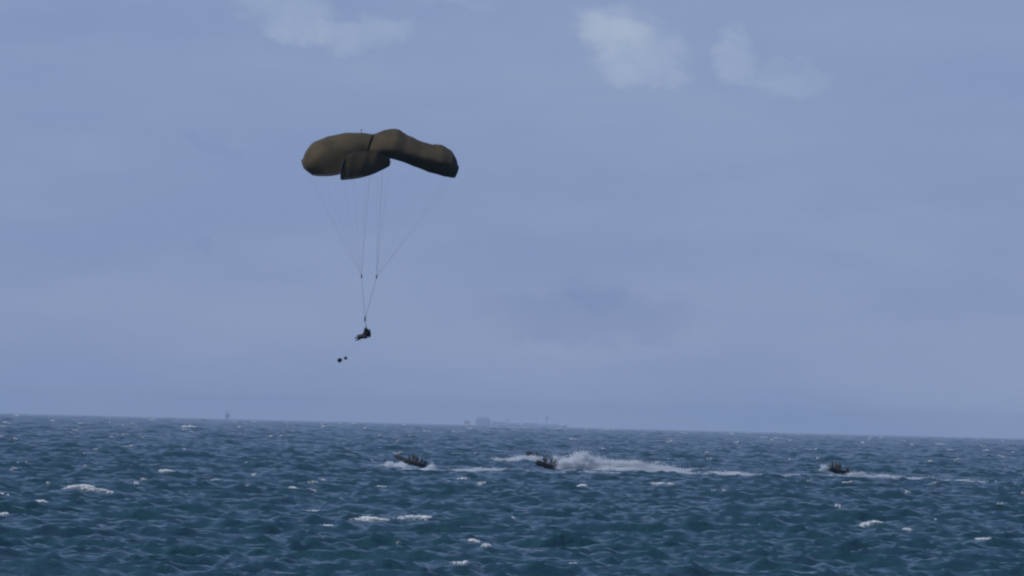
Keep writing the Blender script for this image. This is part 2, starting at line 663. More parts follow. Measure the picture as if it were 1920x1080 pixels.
def spray(label, blobs, dist, size=(0.032, 0.08)):
    blobs = [(a, b, c, d, e, int(n*2.4)) for a, b, c, d, e, n in blobs]
    """a cloud of droplets; blobs: (px, py, half width px, half height px, half depth m, count)"""
    P, S = [], []
    for (px, py, rx, ry, dep, n) in blobs:
        dist_b = min(sea_dist(px, py + ry*0.5), dist + 10) if ry <= 8 else dist
        c = at(px, py, dist_b)
        m = F/dist_b
        q = rng.normal(0, 1, (n, 3))
        r = np.abs(rng.normal(0, 0.5, n))
        q *= (r/np.linalg.norm(q, axis=1))[:, None]
        k = np.clip(rng.normal(0, 0.38, (14, 3)), -0.62, 0.62)
        q = q*rng.uniform(0.35, 0.8, 14)[np.arange(n) % 14][:, None] + k[np.arange(n) % 14]
        q *= np.array([rx/m, dep, ry/m])
        q = q + np.array(c)
        hs, _, _ = waves(q[:, 0], q[:, 1], np.full(n, 1.6), np.full(n, 0.5))
        q[:, 2] = np.maximum(q[:, 2], 0.45*hs - (q[:, 0]**2+q[:, 1]**2)/(2*RE) + rng.uniform(0, 0.25, n))
        P.append(q)
        S.append(rng.uniform(size[0], size[1], n)*rng.uniform(0.6, 1.3, n))
    o = lumps('spray', np.concatenate(P), np.concatenate(S), M_SPRAY, 'tet')
    return tag(o, label, 'spray', kind='stuff')


# ------------------------------------------------------------------ shape helpers
def tube(name, pts, radii, material, parent=None, seg=8, cap=True):
    """a tapering tube along a list of points, world coordinates (or those of the parent)"""
    pts = [Vector(p) for p in pts]
    if isinstance(radii, (int, float)):
        radii = [radii]*len(pts)
    verts, faces = [], []
    up = Vector((0, 0, 1))
    prev = None
    for i, p in enumerate(pts):
        t = (pts[min(i+1, len(pts)-1)] - pts[max(i-1, 0)]).normalized()
        a = t.cross(up)
        if a.length < 1e-3:
            a = t.cross(Vector((0, 1, 0)))
        a.normalize()
        if prev is not None and a.dot(prev) < 0:
            a = -a
        prev = a
        b = a.cross(t)
        for k in range(seg):
            c, s_ = math.cos(2*PI*k/seg), math.sin(2*PI*k/seg)
            verts.append(p + (a*c + b*s_)*radii[i])
    for i in range(len(pts)-1):
        for k in range(seg):
            faces.append((i*seg+k, i*seg+(k+1) % seg, (i+1)*seg+(k+1) % seg, (i+1)*seg+k))
    if cap:
        faces.append(tuple(range(seg-1, -1, -1)))
        faces.append(tuple(range((len(pts)-1)*seg, len(pts)*seg)))
    return mesh_obj(name, verts, faces, material, parent)


def catmull(P, n):
    """P: (k, ...) control points, n samples through them"""
    P = np.asarray(P, float)
    Q = np.concatenate([2*P[:1]-P[1:2], P, 2*P[-1:]-P[-2:-1]])
    out = []
    for t in np.linspace(0, len(P)-1, n):
        i = min(int(t), len(P)-2)
        f_ = t - i
        a, b, c, d = Q[i], Q[i+1], Q[i+2], Q[i+3]
        out.append(0.5*(2*b + (c-a)*f_ + (2*a-5*b+4*c-d)*f_**2 + (3*b-a-3*c+d)*f_**3))
    return np.array(out)


def bm_obj(name, bm, material, parent=None, smooth=True):
    me = bpy.data.meshes.new(name)
    bm.normal_update()
    bm.to_mesh(me)
    bm.free()
    if smooth:
        me.polygons.foreach_set('use_smooth', [True]*len(me.polygons))
    me.materials.append(material)
    o = bpy.data.objects.new(name, me)
    C.objects.link(o)
    if parent:
        o.parent = parent
    return o


def add_box(bm, c, s, bevel=0.0, rot=None):
    r = bmesh.ops.create_cube(bm, size=1.0)
    M = Matrix.Translation(c) @ (rot.to_4x4() if rot else Matrix()) @ Matrix.Diagonal((*s, 1))
    bmesh.ops.transform(bm, matrix=M, verts=r['verts'])
    if bevel:
        es = list({e for v in r['verts'] for e in v.link_edges})
        bmesh.ops.bevel(bm, geom=es, offset=bevel, segments=2, affect='EDGES', profile=0.6)


# ------------------------------------------------------------------ the parachute
PD = 592.0                                   # its distance
M_CAN = mottled('olive_canopy_nylon', (0.048, 0.038, 0.021), (0.074, 0.058, 0.031), 0.9, 0.9, 0.03, **{'Specular IOR Level': 0.2})
M_SEAM = mat('seam_tape', (0.022, 0.019, 0.013), 0.9)
M_TAPE = mat('dark_webbing', (0.010, 0.011, 0.013), 0.8)
M_LINK = mat('link_metal', (0.06, 0.065, 0.08), 0.6)
M_LINE = mat('grey_green_cord', (0.10, 0.11, 0.12), 0.8)


def P3(p):
    return at(p[0], p[1], PD + p[2])


para_base = P3((684, 600, 0))
para = empty('parachute', para_base)
tag(para, 'olive green lobed parachute canopy open above the sea with long suspension lines', 'parachute')


def local(v):
    return Vector(v) - para_base


def lobe(net, panels, along, nu, nv, puff_=0.028):
    """a fabric lobe through a net of control points, cut into panels with seams between them"""
    G = np.array([[tuple(local(P3(p))) for p in row] for row in net])
    A = catmull(G, nu)                                    # rows
    A = np.stack([catmull(A[i], nv) for i in range(nu)])  # columns
    du = np.gradient(A, axis=0); dv = np.gradient(A, axis=1)
    N = np.cross(du, dv)
    N /= np.linalg.norm(N, axis=2, keepdims=True) + 1e-9
    cen = A.reshape(-1, 3).mean(0) + np.array([0, 0, -1.5])
    if ((A-cen)*N).sum() < 0:
        N = -N
    n_ = nu if along else nv
    t = np.linspace(0, panels, n_)
    bulge = np.sin(np.pi*t)**2*puff_
    # small folds that run with the seams
    fold_ = 0.004*np.sin(t*np.pi*4 + 1.3)
    A = A + N*((bulge + fold_)[:, None, None] if along else (bulge + fold_)[None, :, None])
    step = (n_-1)//panels
    for k in range(panels):
        a, b = k*step, (k+1)*step + 1
        S = A[a:b] if along else A[:, a:b]
        h, w = S.shape[:2]
        idx_ = np.arange(h*w).reshape(h, w)
        q = np.stack([idx_[:-1, :-1], idx_[:-1, 1:], idx_[1:, 1:], idx_[1:, :-1]], -1).reshape(-1, 4)
        o = mesh_obj('canopy_panel', [tuple(v) for v in S.reshape(-1, 3)], [tuple(map(int, r)) for r in q], M_CAN, para)
        md = o.modifiers.new('thickness', 'SOLIDIFY')
        md.thickness = 0.012
        md.use_rim = False
    # seams between the panels
    for k in range(1, panels):
        L = A[k*step] if along else A[:, k*step]
        Nn = N[k*step] if along else N[:, k*step]
        tube('seam', [tuple(p) for p in (L + Nn*0.001)], 0.011, M_SEAM, para, 5)
    return A, N


def outline_tape(pts, r):  # edge webbing, made thick and near-black to draw the shaded outline too
    return tube('edge_outline_tape', [tuple(p) for p in pts], r, M_TAPE, para, 6)


LEFT = [[(706, 266, 2.3), (701, 252, .9), (692, 268, -1.1), (686, 296, -1.9)],
        [(662, 276, 2.5), (656, 249.5, .9), (650, 269, -1.8), (656, 300, -2.4)],
        [(622, 292, 2.4), (616, 257, .8), (608, 279, -2.2), (640, 323, -2.6)],
        [(588, 306, 2.1), (583, 272, .5), (583, 296, -2.0), (612, 328.5, -2.3)],
        [(574, 316, 1.6), (567, 300, .3), (570.5, 314, -1.0), (586, 327, -1.3)]]
FRONT = [[(651, 289, -2.72), (684, 284, -2.62), (710, 286.5, -2.42), (731, 295.5, -1.95)],
         [(645, 299, -2.85), (680, 297, -2.76), (708, 297.5, -2.54), (731, 300, -2.02)],
         [(640.5, 316, -2.92), (675, 314, -2.84), (704, 310, -2.60), (730, 305, -2.06)],
         [(640, 336, -2.88), (671, 332.5, -2.80), (699, 324.5, -2.56), (729, 310, -2.06)]]
RIGHT = [[(700, 264, 2.0), (702, 251, 1.0), (700, 258, -.6), (694, 276, -1.6), (690, 292, -1.8)],
         [(742, 264, 2.7), (739, 241.5, 1.4), (735, 258, -.8), (731, 278, -1.9), (736, 296, -1.6)],
         [(772, 282, 2.9), (769, 256, 1.6), (767, 268, -.5), (764, 288, -1.6), (770, 307, -1.0)],
         [(802, 296, 2.9), (799, 269, 1.7), (800, 279, -.2), (800, 298, -1.3), (805, 320.5, -.6)],
         [(832, 306, 2.6), (831, 275.5, 1.6), (836, 287, .1), (834, 306, -1.0), (836, 329, -.3)],
         [(849, 316, 2.0), (849, 290, 1.2), (852, 298, .2), (850, 314, -.6), (848, 331, -.2)],
         [(856, 324, 1.2), (857.5, 312, .7), (858, 315, .3), (856, 322, .0), (852, 331.5, .0)]]
BACK = [[(690, 253, .9), (712, 251, .9), (736, 246, 1.2)],
        [(672, 264, 3.0), (705, 260, 3.2), (738, 258, 2.8)],
        [(662, 288, 4.2), (700, 286, 4.6), (734, 282, 3.8)],
        [(660, 322, 4.4), (698, 318, 4.9), (727, 306, 4.0)]]
AL, NL = lobe(LEFT, 5, True, 31, 19, 0.034)
AF, NF = lobe(FRONT, 4, False, 19, 29)
AR, NR = lobe(RIGHT, 7, True, 43, 21, 0.036)
AB, NB = lobe(BACK, 4, False, 17, 25)
outline_tape(AL[12:, -1], 0.075)
outline_tape(AL[-1], 0.06)
outline_tape(AF[-1], 0.08)
outline_tape(AF[6:, 0], 0.08)  # also stands for the shade in the gap beside the left lobe
outline_tape(AF[8:, -1], 0.08)
outline_tape(AR[6:, -1], 0.08)
outline_tape(AR[-1], 0.085)
outline_tape(AR[24:, 5], 0.07)  # added dark outline on the top shoulder, where no fabric edge runs
outline_tape(AL[12:, 0], 0.04)
outline_tape(AR[6:, 0], 0.04)
outline_tape(AB[-1], 0.04)
tube('apex_loop', [local(P3((678, 250, .2))), local(P3((677, 246, .2))), local(P3((677.5, 243.5, .2))), local(P3((679, 243.5, .2)))],
     [0.02, 0.02, 0.045, 0.045], M_TAPE, para, 6)

LINK_L = local(P3((678, 518, 0.1)))
LINK_R = local(P3((706, 519, -0.1)))
LOW = local(P3((684.5, 598, 0)))


def cord(a, b, r=0.0045, name='suspension_line'):
    a, b = Vector(a), Vector(b)
    pts = []
    for i in range(5):
        t = i/4
        p = a.lerp(b, t)
        p.z -= 0.10*math.sin(PI*t)
        pts.append(p)
    return tube(name, pts, r, M_LINE, para, 4)


hang_left = [AL[14, -1], AL[20, -1], AL[25, -1], AL[-1, -1], AL[-1, 9], AL[-1, 0], AL[20, 0], AF[-1, 0], AF[-1, 7], AF[-1, 14], AB[-1, 0], AB[-1, 8]]
hang_right = [AF[-1, 21], AF[-1, -1], AR[7, -1], AR[14, -1], AR[21, -1], AR[28, -1], AR[35, -1], AR[-1, -1], AR[-1, 8], AR[35, 0], AR[21, 0], AB[-1, 16], AB[-1, -1]]
for p in hang_left:
    cord(p, LINK_L, 0.0015)
for p in hang_right:
    cord(p, LINK_R, 0.0015)
for (px_, e) in ((694, LINK_L), (717, LINK_R)):           # control lines down from the crown
    cord(local(P3((px_, 322, 0.0))), e + Vector((0, 0.15, 0.3)), 0.007, 'control_line')
for L in (LINK_L, LINK_R):
    bm = bmesh.new()
    add_box(bm, L, (0.09, 0.08, 0.26), 0.03)
    bm_obj('connector_link', bm, M_LINK, para)
    tube('riser', [L, L.lerp(LOW, 0.5) + Vector((0, 0.02, -0.02)), LOW], 0.011, M_LINE, para, 5)
bm = bmesh.new()
add_box(bm, LOW, (0.10, 0.09, 0.34), 0.03)
bm_obj('harness_ring', bm, M_TAPE, para)

# ------------------------------------------------------------------ people
M_SKIN = mat('skin', (0.36, 0.23, 0.17), 0.6)
M_OLIVE = mottled('olive_suit', (0.036, 0.036, 0.020), (0.060, 0.055, 0.030), 9, 0.85)
M_DARK = mottled('dark_suit', (0.012, 0.013, 0.016), (0.022, 0.022, 0.026), 9, 0.8)
M_BROWN = mottled('brown_suit', (0.036, 0.026, 0.022), (0.058, 0.042, 0.034), 9, 0.85)
M_HELM = mat('helmet_shell', (0.03, 0.032, 0.028), 0.5)
M_VEST = mat('life_vest', (0.03, 0.028, 0.022), 0.8)


def body_mesh(name, knee, ankle, toe, elbow, wrist, lean=0.05):
    """one continuous figure grown over a jointed skeleton; faces +X, hips at the origin"""
    V_, E_, R = [], [], []

    def j(p, r, link=None):
        V_.append(p); R.append(r)
        if link is not None:
            E_.append((link, len(V_)-1))
        return len(V_)-1
    pel = j((0, 0, 0.02), (0.15, 0.12))
    wst = j((lean*0.3, 0, 0.18), (0.13, 0.10), pel)
    chs = j((lean*0.8, 0, 0.36), (0.16, 0.12), wst)
    nk = j((lean, 0, 0.51), (0.065, 0.065), chs)
    hd = j((lean+0.02, 0, 0.62), (0.07, 0.08), nk)
    for s_ in (1, -1):
        sh = j((lean, 0.18*s_, 0.45), (0.075, 0.075), chs)
        el_ = j((elbow[0], elbow[1]*s_, elbow[2]), (0.052, 0.052), sh)
        wr = j((wrist[0], wrist[1]*s_, wrist[2]), (0.036, 0.034), el_)
        dv = (Vector(V_[wr]) - Vector(V_[el_])).normalized()
        j(tuple(Vector(V_[wr]) + dv*0.08), (0.042, 0.022), wr)
        hp = j((0.02, 0.10*s_, -0.02), (0.10, 0.10), pel)
        kn = j((knee[0], knee[1]*s_, knee[2]), (0.066, 0.066), hp)
        an = j((ankle[0], ankle[1]*s_, ankle[2]), (0.048, 0.05), kn)
        j((toe[0], toe[1]*s_, toe[2]), (0.045, 0.035), an)
    me = bpy.data.meshes.new('body_rig')
    me.from_pydata(V_, E_, [])
    o = bpy.data.objects.new('body_rig', me)
    C.objects.link(o)
    md = o.modifiers.new('skin', 'SKIN')
    md.use_smooth_shade = True
    o.modifiers.new('sub', 'SUBSURF').levels = 1
    for i, r in enumerate(R):
        me.skin_vertices[0].data[i].radius = r
        me.skin_vertices[0].data[i].use_root = (i == 0)
    dg = bpy.context.evaluated_depsgraph_get()
    ev = bpy.data.meshes.new_from_object(o.evaluated_get(dg))
    bpy.data.objects.remove(o)
    bm = bmesh.new()
    bm.from_mesh(ev)
    bpy.data.meshes.remove(ev)
    wrists = []
    for s_ in (1, -1):
        a, b = Vector((elbow[0], elbow[1]*s_, elbow[2])), Vector((wrist[0], wrist[1]*s_, wrist[2]))
        wrists.append((b, (b-a).normalized(), s_))
    for f_ in bm.faces:
        c = f_.calc_center_median()
        f_.material_index = 1 if (c.z > 0.55 and abs(c.x-lean) < 0.2) or any((c-w).dot(d) > 0.01 and (c-w).length < 0.16 for w, d, _ in wrists) else 0
        f_.smooth = True
    # head with brow, nose, chin and ears
    hc = Vector((lean+0.035, 0, 0.665))
    r = bmesh.ops.create_uvsphere(bm, u_segments=16, v_segments=12, radius=1.0)
    for v in r['verts']:
        x, y, z = v.co
        x2 = x*0.098
        if x > 0.2 and z < -0.3:
            x2 += 0.010*(-z)
        if x > 0.85 and abs(y) < 0.35 and -0.35 < z < 0.25:
            x2 += 0.020
        if x > 0.5 and 0.1 < z < 0.3 and 0.2 < abs(y) < 0.7:
            x2 -= 0.008
        v.co = hc + Vector((x2, y*0.076, z*0.118))
    for s_ in (1, -1):
        e = bmesh.ops.create_icosphere(bm, subdivisions=1, radius=1.0)
        for v in e['verts']:
            v.co = hc + Vector((v.co.x*0.022 - 0.005, v.co.y*0.010 + s_*0.079, v.co.z*0.032))
        r['verts'] += e['verts']
    # fingers: four and a thumb on each hand, curled
    up = Vector((0, 0, 1))
    for b, d, s_ in wrists:
        side_ = d.cross(up).normalized()
        nrm = side_.cross(d).normalized()
        for q, (off, ln) in enumerate(((-0.030, 0.070), (-0.010, 0.082), (0.010, 0.076), (0.029, 0.060), (0.040, 0.055))):
            p = b + d*(0.085 if q < 4 else 0.03) + side_*off*s_
            prev = None
            dirs = [d, (d - nrm*0.8).normalized(), (-nrm + d*0.1).normalized()] if q < 4 else [(d*0.5 + side_*s_).normalized(), (d + side_*s_*0.4).normalized(), d]
            for t in range(4):
                rad = 0.0095 - 0.0012*t
                sd = dirs[min(t, 2)]
                u1 = sd.cross(side_ if q < 4 else nrm).normalized()
                u2 = sd.cross(u1).normalized()
                ring = [bm.verts.new(p + (u1*math.cos(k*PI/2.5) + u2*math.sin(k*PI/2.5))*rad) for k in range(5)]
                r['verts'] += ring
                if prev:
                    for k in range(5):
                        bm.faces.new((prev[k], prev[(k+1) % 5], ring[(k+1) % 5], ring[k]))
                prev = ring
                p = p + sd*ln/3
            bm.faces.new(prev)
    vs_ = set(r['verts'])
    for f_ in bm.faces:
        if f_.verts[0] in vs_:
            f_.material_index = 1
            f_.smooth = True
    out = bpy.data.meshes.new(name)
    bmesh.ops.recalc_face_normals(bm, faces=bm.faces)
    bm.to_mesh(out)
    bm.free()
    out['lean'] = lean
    return out


def helmet_mesh(lean):
    bm = bmesh.new()
    r = bmesh.ops.create_uvsphere(bm, u_segments=18, v_segments=12, radius=1.0)
    hc = Vector((lean+0.025, 0, 0.69))
    kill = [v for v in r['verts'] if v.co.z < -0.55 or (v.co.x > 0.35 and v.co.z < 0.05)]
    bmesh.ops.delete(bm, geom=kill, context='VERTS')
    for v in bm.verts:
        v.co = hc + Vector((v.co.x*0.128, v.co.y*0.108, v.co.z*0.125))
    bmesh.ops.solidify(bm, geom=bm.faces[:], thickness=0.012)
    me = bpy.data.meshes.new('helmet')
    bm.to_mesh(me)
    bm.free()
    me.polygons.foreach_set('use_smooth', [True]*len(me.polygons))
    return me


def vest_mesh(lean):
    bm = bmesh.new()
    for x, w in ((lean*0.8+0.12, 0.09), (lean*0.8-0.12, 0.08)):
        for s_ in (1, -1):
            add_box(bm, (x, 0.085*s_, 0.31), (w, 0.15, 0.32), 0.03)
    add_box(bm, (lean*0.7, 0, 0.20), (0.30, 0.36, 0.05), 0.015)
    me = bpy.data.meshes.new('vest')
    bm.to_mesh(me)
    bm.free()
    me.polygons.foreach_set('use_smooth', [True]*len(me.polygons))
    return me


def person(body, suit, loc, rz, label, group=None, pitch=0.0, scale=1.0, vest=True):
    me = body.copy()
    me.materials.clear()
    me.materials.append(suit)
    me.materials.append(M_SKIN)
    root = bpy.data.objects.new('person', me)
    C.objects.link(root)
    root.location = loc
    root.rotation_euler = Euler((0, pitch, rz))
    root.scale = (scale,)*3
    tag(root, label, 'person', group)
    lean = body['lean']
    for nm, m2, mt in (('helmet', helmet_mesh(lean), M_HELM),) + ((('life_vest', vest_mesh(lean), M_VEST),) if vest else ()):
        m2.materials.append(mt)
        c = bpy.data.objects.new(nm, m2)
        C.objects.link(c)
        c.parent = root
    return root


POSE_SIT = body_mesh('pose_sit', (0.42, 0.15, 0.04), (0.44, 0.16, -0.38), (0.60, 0.17, -0.44), (0.17, 0.27, 0.22), (0.38, 0.20, 0.16), 0.08)
POSE_KNEEL = body_mesh('pose_kneel', (0.22, 0.16, -0.36), (-0.18, 0.16, -0.42), (-0.36, 0.16, -0.44), (0.20, 0.28, 0.24), (0.30, 0.30, 0.02), 0.16)
POSE_HANG = body_mesh('pose_hang', (0.38, 0.11, 0.03), (0.72, 0.12, -0.13), (0.86, 0.13, -0.06), (0.10, 0.29, 0.20), (0.27, 0.12, 0.14), 0.03)

# the jumper, sitting in the harness with legs stretched out to the left
jp = at(687.5, 630.5, PD)
jumper = person(POSE_HANG, M_DARK, jp, math.radians(190), 'dark clad jumper sitting in the harness below the parachute, legs stretched out', scale=0.98, vest=False, pitch=math.radians(10))
jumper.rotation_euler.x = math.radians(-40)
bm = bmesh.new()
add_box(bm, (-0.20, 0, 0.28), (0.16, 0.34, 0.44), 0.05)
add_box(bm, (-0.17, 0, 0.02), (0.12, 0.30, 0.14), 0.04)
bm_obj('parachute_pack', bm, M_DARK, jumper)
bm = bmesh.new()
add_box(bm, (0.20, 0, 0.08), (0.14, 0.30, 0.18), 0.04)
bm_obj('reserve_pack', bm, M_DARK, jumper)
bm = bmesh.new()
for s_ in (1, -1):
    add_box(bm, (0.02, 0.12*s_, 0.30), (0.30, 0.045, 0.46), 0.012)
bm_obj('harness_strap', bm, M_TAPE, jumper)
bm = bmesh.new()
add_box(bm, (0.47, 0, 0.06), (0.42, 0.30, 0.20), 0.05)
bm_obj('rucksack', bm, M_DARK, jumper)
bpy.context.view_layer.update()
for s_ in (1, -1):           # the straps from the ring down to the jumper's shoulders
    sh = jumper.matrix_world @ Vector((-0.02, 0.14*s_, 0.46)) - para_base
    tube('shoulder_strap', [LOW + Vector((0, 0.03*s_, -0.14)), LOW.lerp(sh, 0.5), sh], 0.016, M_TAPE, para, 5)


def bag(px, py, dims, rot, label):
    p = at(px, py, PD + 0.3)
    bm = bmesh.new()
    add_box(bm, (0, 0, 0), dims, min(dims)*0.28)
    for k in (-0.25, 0.25):
        add_box(bm, (dims[0]*k, 0, 0), (0.03, dims[1]*1.06, dims[2]*1.06), 0.008)
    o = bm_obj('equipment_bag', bm, M_DARK)
    o.location = p
    o.rotation_euler = rot
    tag(o, label, 'bag', 'bags hanging below the jumper')
    bm = bmesh.new()
    add_box(bm, (0, 0, dims[2]*0.5 + 0.02), (0.10, 0.04, 0.04), 0.012)
    bm_obj('handle', bm, M_TAPE, o)
    return o


b1 = bag(637, 675.5, (0.30, 0.20, 0.24), (0.2, -0.7, 0.3), 'larger of the two small dark bags hanging below the jumper')
b2 = bag(648, 671.5, (0.19, 0.17, 0.18), (0.1, 0.4, 0.9), 'smaller of the two small dark bags hanging below the jumper')
bpy.context.view_layer.update()
for o in (b1, b2):
    e = o.matrix_world.inverted() @ (jp + Vector((-0.1, -0.05, -0.08)))
    tube('lowering_line', [(0, 0, 0.1), tuple(e*0.5), tuple(e)], 0.0015, M_LINE, o, 4)

# ------------------------------------------------------------------ the boats
M_RUB = mottled('black_rubber', (0.005, 0.005, 0.007), (0.010, 0.010, 0.013), 4, 0.75)
M_NAVY = mottled('navy_rubber', (0.012, 0.015, 0.034), (0.020, 0.024, 0.050), 4, 0.5)
M_DECK = mat('grey_deck', (0.06, 0.062, 0.065), 0.8)
M_MOTOR = mat('motor_cowling', (0.012, 0.012, 0.013), 0.35)


def build_boat(loc, heading, pitch, roll, label, tube_mat, size=1.1):
    root = empty('inflatable_boat', loc)
    root.rotation_euler = Euler((roll, -pitch, heading))
    root.scale = (size,)*3
    tag(root, label, 'boat', 'inflatable boats on the sea')
    half = [(-2.55, .78, .34), (-2.3, .78, .34), (-1.2, .80, .32), (0.2, .80, .33), (1.2, .76, .38), (1.9, .60, .50), (2.4, .34, .64), (2.6, 0.0, .70)]
    path = [(x, -y, z) for x, y, z in half] + [(x, y, z) for x, y, z in half[-2::-1]]
    path = [tuple(p) for p in catmull(path, 41)]
    rad = [0.27]*41
    for k, r in ((0, .07), (1, .17), (2, .24)):
        rad[k] = rad[40-k] = r
    t = tube('buoyancy_tube', path, rad, tube_mat, root, 12)
    for s_ in (1, -1):
        tube('rubbing_strake', [(x, s_*(y+0.27), z) for x, y, z in half[1:5]], 0.035, M_DECK, t, 6)
        tube('grab_line', [(x, s_*(abs(y)+0.12), z+0.26-(0.05 if k % 2 else 0)) for k, (x, y, z) in enumerate(catmull([h for h in half[1:6]], 13))], 0.012, M_DECK, t, 4)
    keel = [(-2.2, -.62, .14), (-2.2, 0, -.12), (-2.2, .62, .14), (0.8, -.60, .16), (0.8, 0, -.10), (0.8, .60, .16), (1.9, -.36, .36), (1.9, 0, .16), (1.9, .36, .36), (2.5, 0, .55)]
    h = mesh_obj('hull', keel, [(0, 1, 4, 3), (1, 2, 5, 4), (3, 4, 7, 6), (4, 5, 8, 7), (6, 7, 9), (7, 8, 9)], tube_mat, root)
    h.modifiers.new('thickness', 'SOLIDIFY').thickness = 0.03
    bm = bmesh.new()
    add_box(bm, (-0.2, 0, .20), (3.9, 1.18, .05), 0.01)
    bm_obj('floor', bm, M_DECK, root, False)
    bm = bmesh.new()
    add_box(bm, (-2.12, 0, .36), (.06, 1.20, .56), 0.015)
    bm_obj('transom', bm, M_DECK, root, False)
    bm = bmesh.new()
    add_box(bm, (-2.36, 0, .92), (.42, .30, .40), 0.08)
    m = bm_obj('outboard_motor', bm, M_MOTOR, root)
    bm = bmesh.new()
    add_box(bm, (-2.36, 0, .40), (.20, .12, .80), 0.03)
    add_box(bm, (-2.36, 0, -.08), (.36, .26, .03), 0.01)
    add_box(bm, (-2.34, 0, -.30), (.30, .10, .12), 0.04)
    bm_obj('motor_leg', bm, M_MOTOR, m)
    tube('tiller', [(-2.2, 0, .90), (-1.9, .05, .96), (-1.65, .08, .98)], .02, M_MOTOR, m, 6)
    return root


def crew(boat, group, spots):
    bpy.context.view_layer.update()
    M = boat.matrix_world
    for (label, body, suit, x, y, z, rz) in spots:
        person(body, suit, M @ Vector((x, y, z)), boat.rotation_euler.z + rz, label, group, scale=1.08)


def float_at(px, py, dist, up=0.0):
    p = at(px, py, dist)
    p.z += up + 0.30
    return p


D1 = 1440.0
bA = build_boat(float_at(769, 878, 1390, 0.40), math.radians(186), math.radians(12), math.radians(4), 'black inflatable boat farthest left, bow lifted clear of the water to the left', M_RUB, 1.0)
crew(bA, 'crew of the leftmost boat',
     [('olive crew member kneeling on the near side of the leftmost boat, amidships', POSE_KNEEL, M_OLIVE, -0.75, .5, .78, 0.1),
      ('olive crew member sitting on the far side near the stern of the leftmost boat', POSE_SIT, M_OLIVE, -1.15, -.5, .85, 0.0),
      ('brown crew member kneeling foremost, nearest the lifted bow of the leftmost boat', POSE_KNEEL, M_BROWN, 0.15, -.4, .78, -0.1),
      ('olive helmsman sitting rearmost beside the motor of the leftmost boat', POSE_SIT, M_OLIVE, -1.8, .3, .80, 0.0),
      ('olive crew member in the middle of the leftmost boat, tallest of its crew', POSE_KNEEL, M_OLIVE, -0.35, 0, 1.0, 0.2)])
bB = build_boat(float_at(1027, 881, D1 - 5), math.radians(232), math.radians(5), math.radians(-3), 'dark inflatable boat running just ahead of the tallest white spray', M_RUB)
crew(bB, 'crew of the boat ahead of the spray',
     [('olive helmsman at the stern of the boat just ahead of the tallest spray', POSE_SIT, M_OLIVE, -1.2, .5, .95, 0),
      ('olive crew member kneeling amidships in the boat just ahead of the tallest spray', POSE_KNEEL, M_OLIVE, 0.4, -.5, .95, 0.1),
      ('brown crew member kneeling foremost in the boat just ahead of the tallest spray', POSE_KNEEL, M_BROWN, 1.1, .4, .98, -0.1),
      ('olive crew member on the near tube of the boat just ahead of the tallest spray', POSE_KNEEL, M_OLIVE, 0.0, .6, .95, 0.3)])
bC = build_boat(float_at(998, 862, 1700, 0.35), math.radians(248), math.radians(3), 0, 'low black inflatable boat half hidden behind a foaming crest, farther out', M_RUB, 0.85)
bD = build_boat(float_at(1096, 868, 1640), math.radians(250), math.radians(8), math.radians(3), 'dark blue inflatable boat half hidden behind the tallest white spray', M_NAVY)
crew(bD, 'crew of the boat behind the spray',
     [('brown crew member on the right, head showing above the tallest white spray', POSE_KNEEL, M_BROWN, -0.3, .6, .95, 0),
      ('brown crew member on the left, head showing above the tallest white spray', POSE_KNEEL, M_BROWN, -0.4, -.6, .95, 0)])
bE = build_boat(float_at(1569, 890, D1 + 20), math.radians(228), math.radians(6), math.radians(-4), 'black inflatable boat farthest right, alone on a line of white wake', M_RUB)
crew(bE, 'crew of the rightmost boat',
     [('brown crew member kneeling at the near bow of the rightmost boat', POSE_KNEEL, M_BROWN, 0.75, .5, .85, 0.1),
      ('brown crew member kneeling at the far bow of the rightmost boat', POSE_KNEEL, M_BROWN, 0.55, -.5, .9, -0.1),
      ('olive crew member sitting rearmost in the rightmost boat', POSE_SIT, M_OLIVE, -0.9, -.3, .95, 0),
      ('dark clad crew member kneeling amidships in the rightmost boat', POSE_KNEEL, M_DARK, -0.1, .5, .88, 0)])

# ------------------------------------------------------------------ spray and wakes of the boats
spray('white spray thrown up round the bow and stern of the leftmost boat',
      [(733, 873, 14, 9, 1.2, 800), (752, 875, 14, 10, .8, 800), (759, 872, 9, 8, .6, 600), (762, 882, 16, 4, .8, 600), (808, 878, 11, 10, 1., 1500), (790, 887, 38, 3.5, 1.2, 1300), (835, 886, 40, 5, 1., 1500)], 1387)
spray('tallest white spray, a long plume trailing right from the middle boat',
      [(1054, 868, 20, 15, 1.6, 2200), (1078, 868, 28, 21, 2., 4600), (1093, 866, 24, 21, 2., 4200), (1112, 872, 24, 18, 2., 2200), (1152, 876, 44, 15, 2.2, 3600),
       (1190, 875, 46, 13, 2.2, 2800), (1235, 881, 50, 11, 2.2, 2400), (1290, 886, 60, 9, 2., 2200), (1326, 884, 14, 10, 1.5, 700), (1365, 890, 50, 7, 2., 1700), (1410, 893, 40, 5, 2., 1000),
       (1070, 888, 40, 5, 1.5, 700), (1130, 888, 50, 5, 1.5, 900), (1215, 874, 60, 12, 2., 900), (1170, 882, 60, 8, 2., 2200), (1250, 886, 60, 7, 2., 2000)], D1 - 6)
spray('white spray and low foam line on both sides of the rightmost boat',
      [(1546, 880, 10, 9, .8, 700), (1510, 893, 52, 6, 1.5, 1700), (1440, 893, 52, 5, 1.5, 1100), (1385, 892, 40, 5, 1.5, 800), (1570, 894, 30, 6, 1., 500), (1606, 891, 22, 9, 1., 1600), (1648, 895, 40, 7, 1., 1500), (1700, 898, 40, 6, 1., 1100), (1840, 905, 60, 4, 1.5, 600),
       (1675, 896, 14, 6, 1., 300), (1738, 901, 44, 5, 1.2, 900)], D1 + 10)
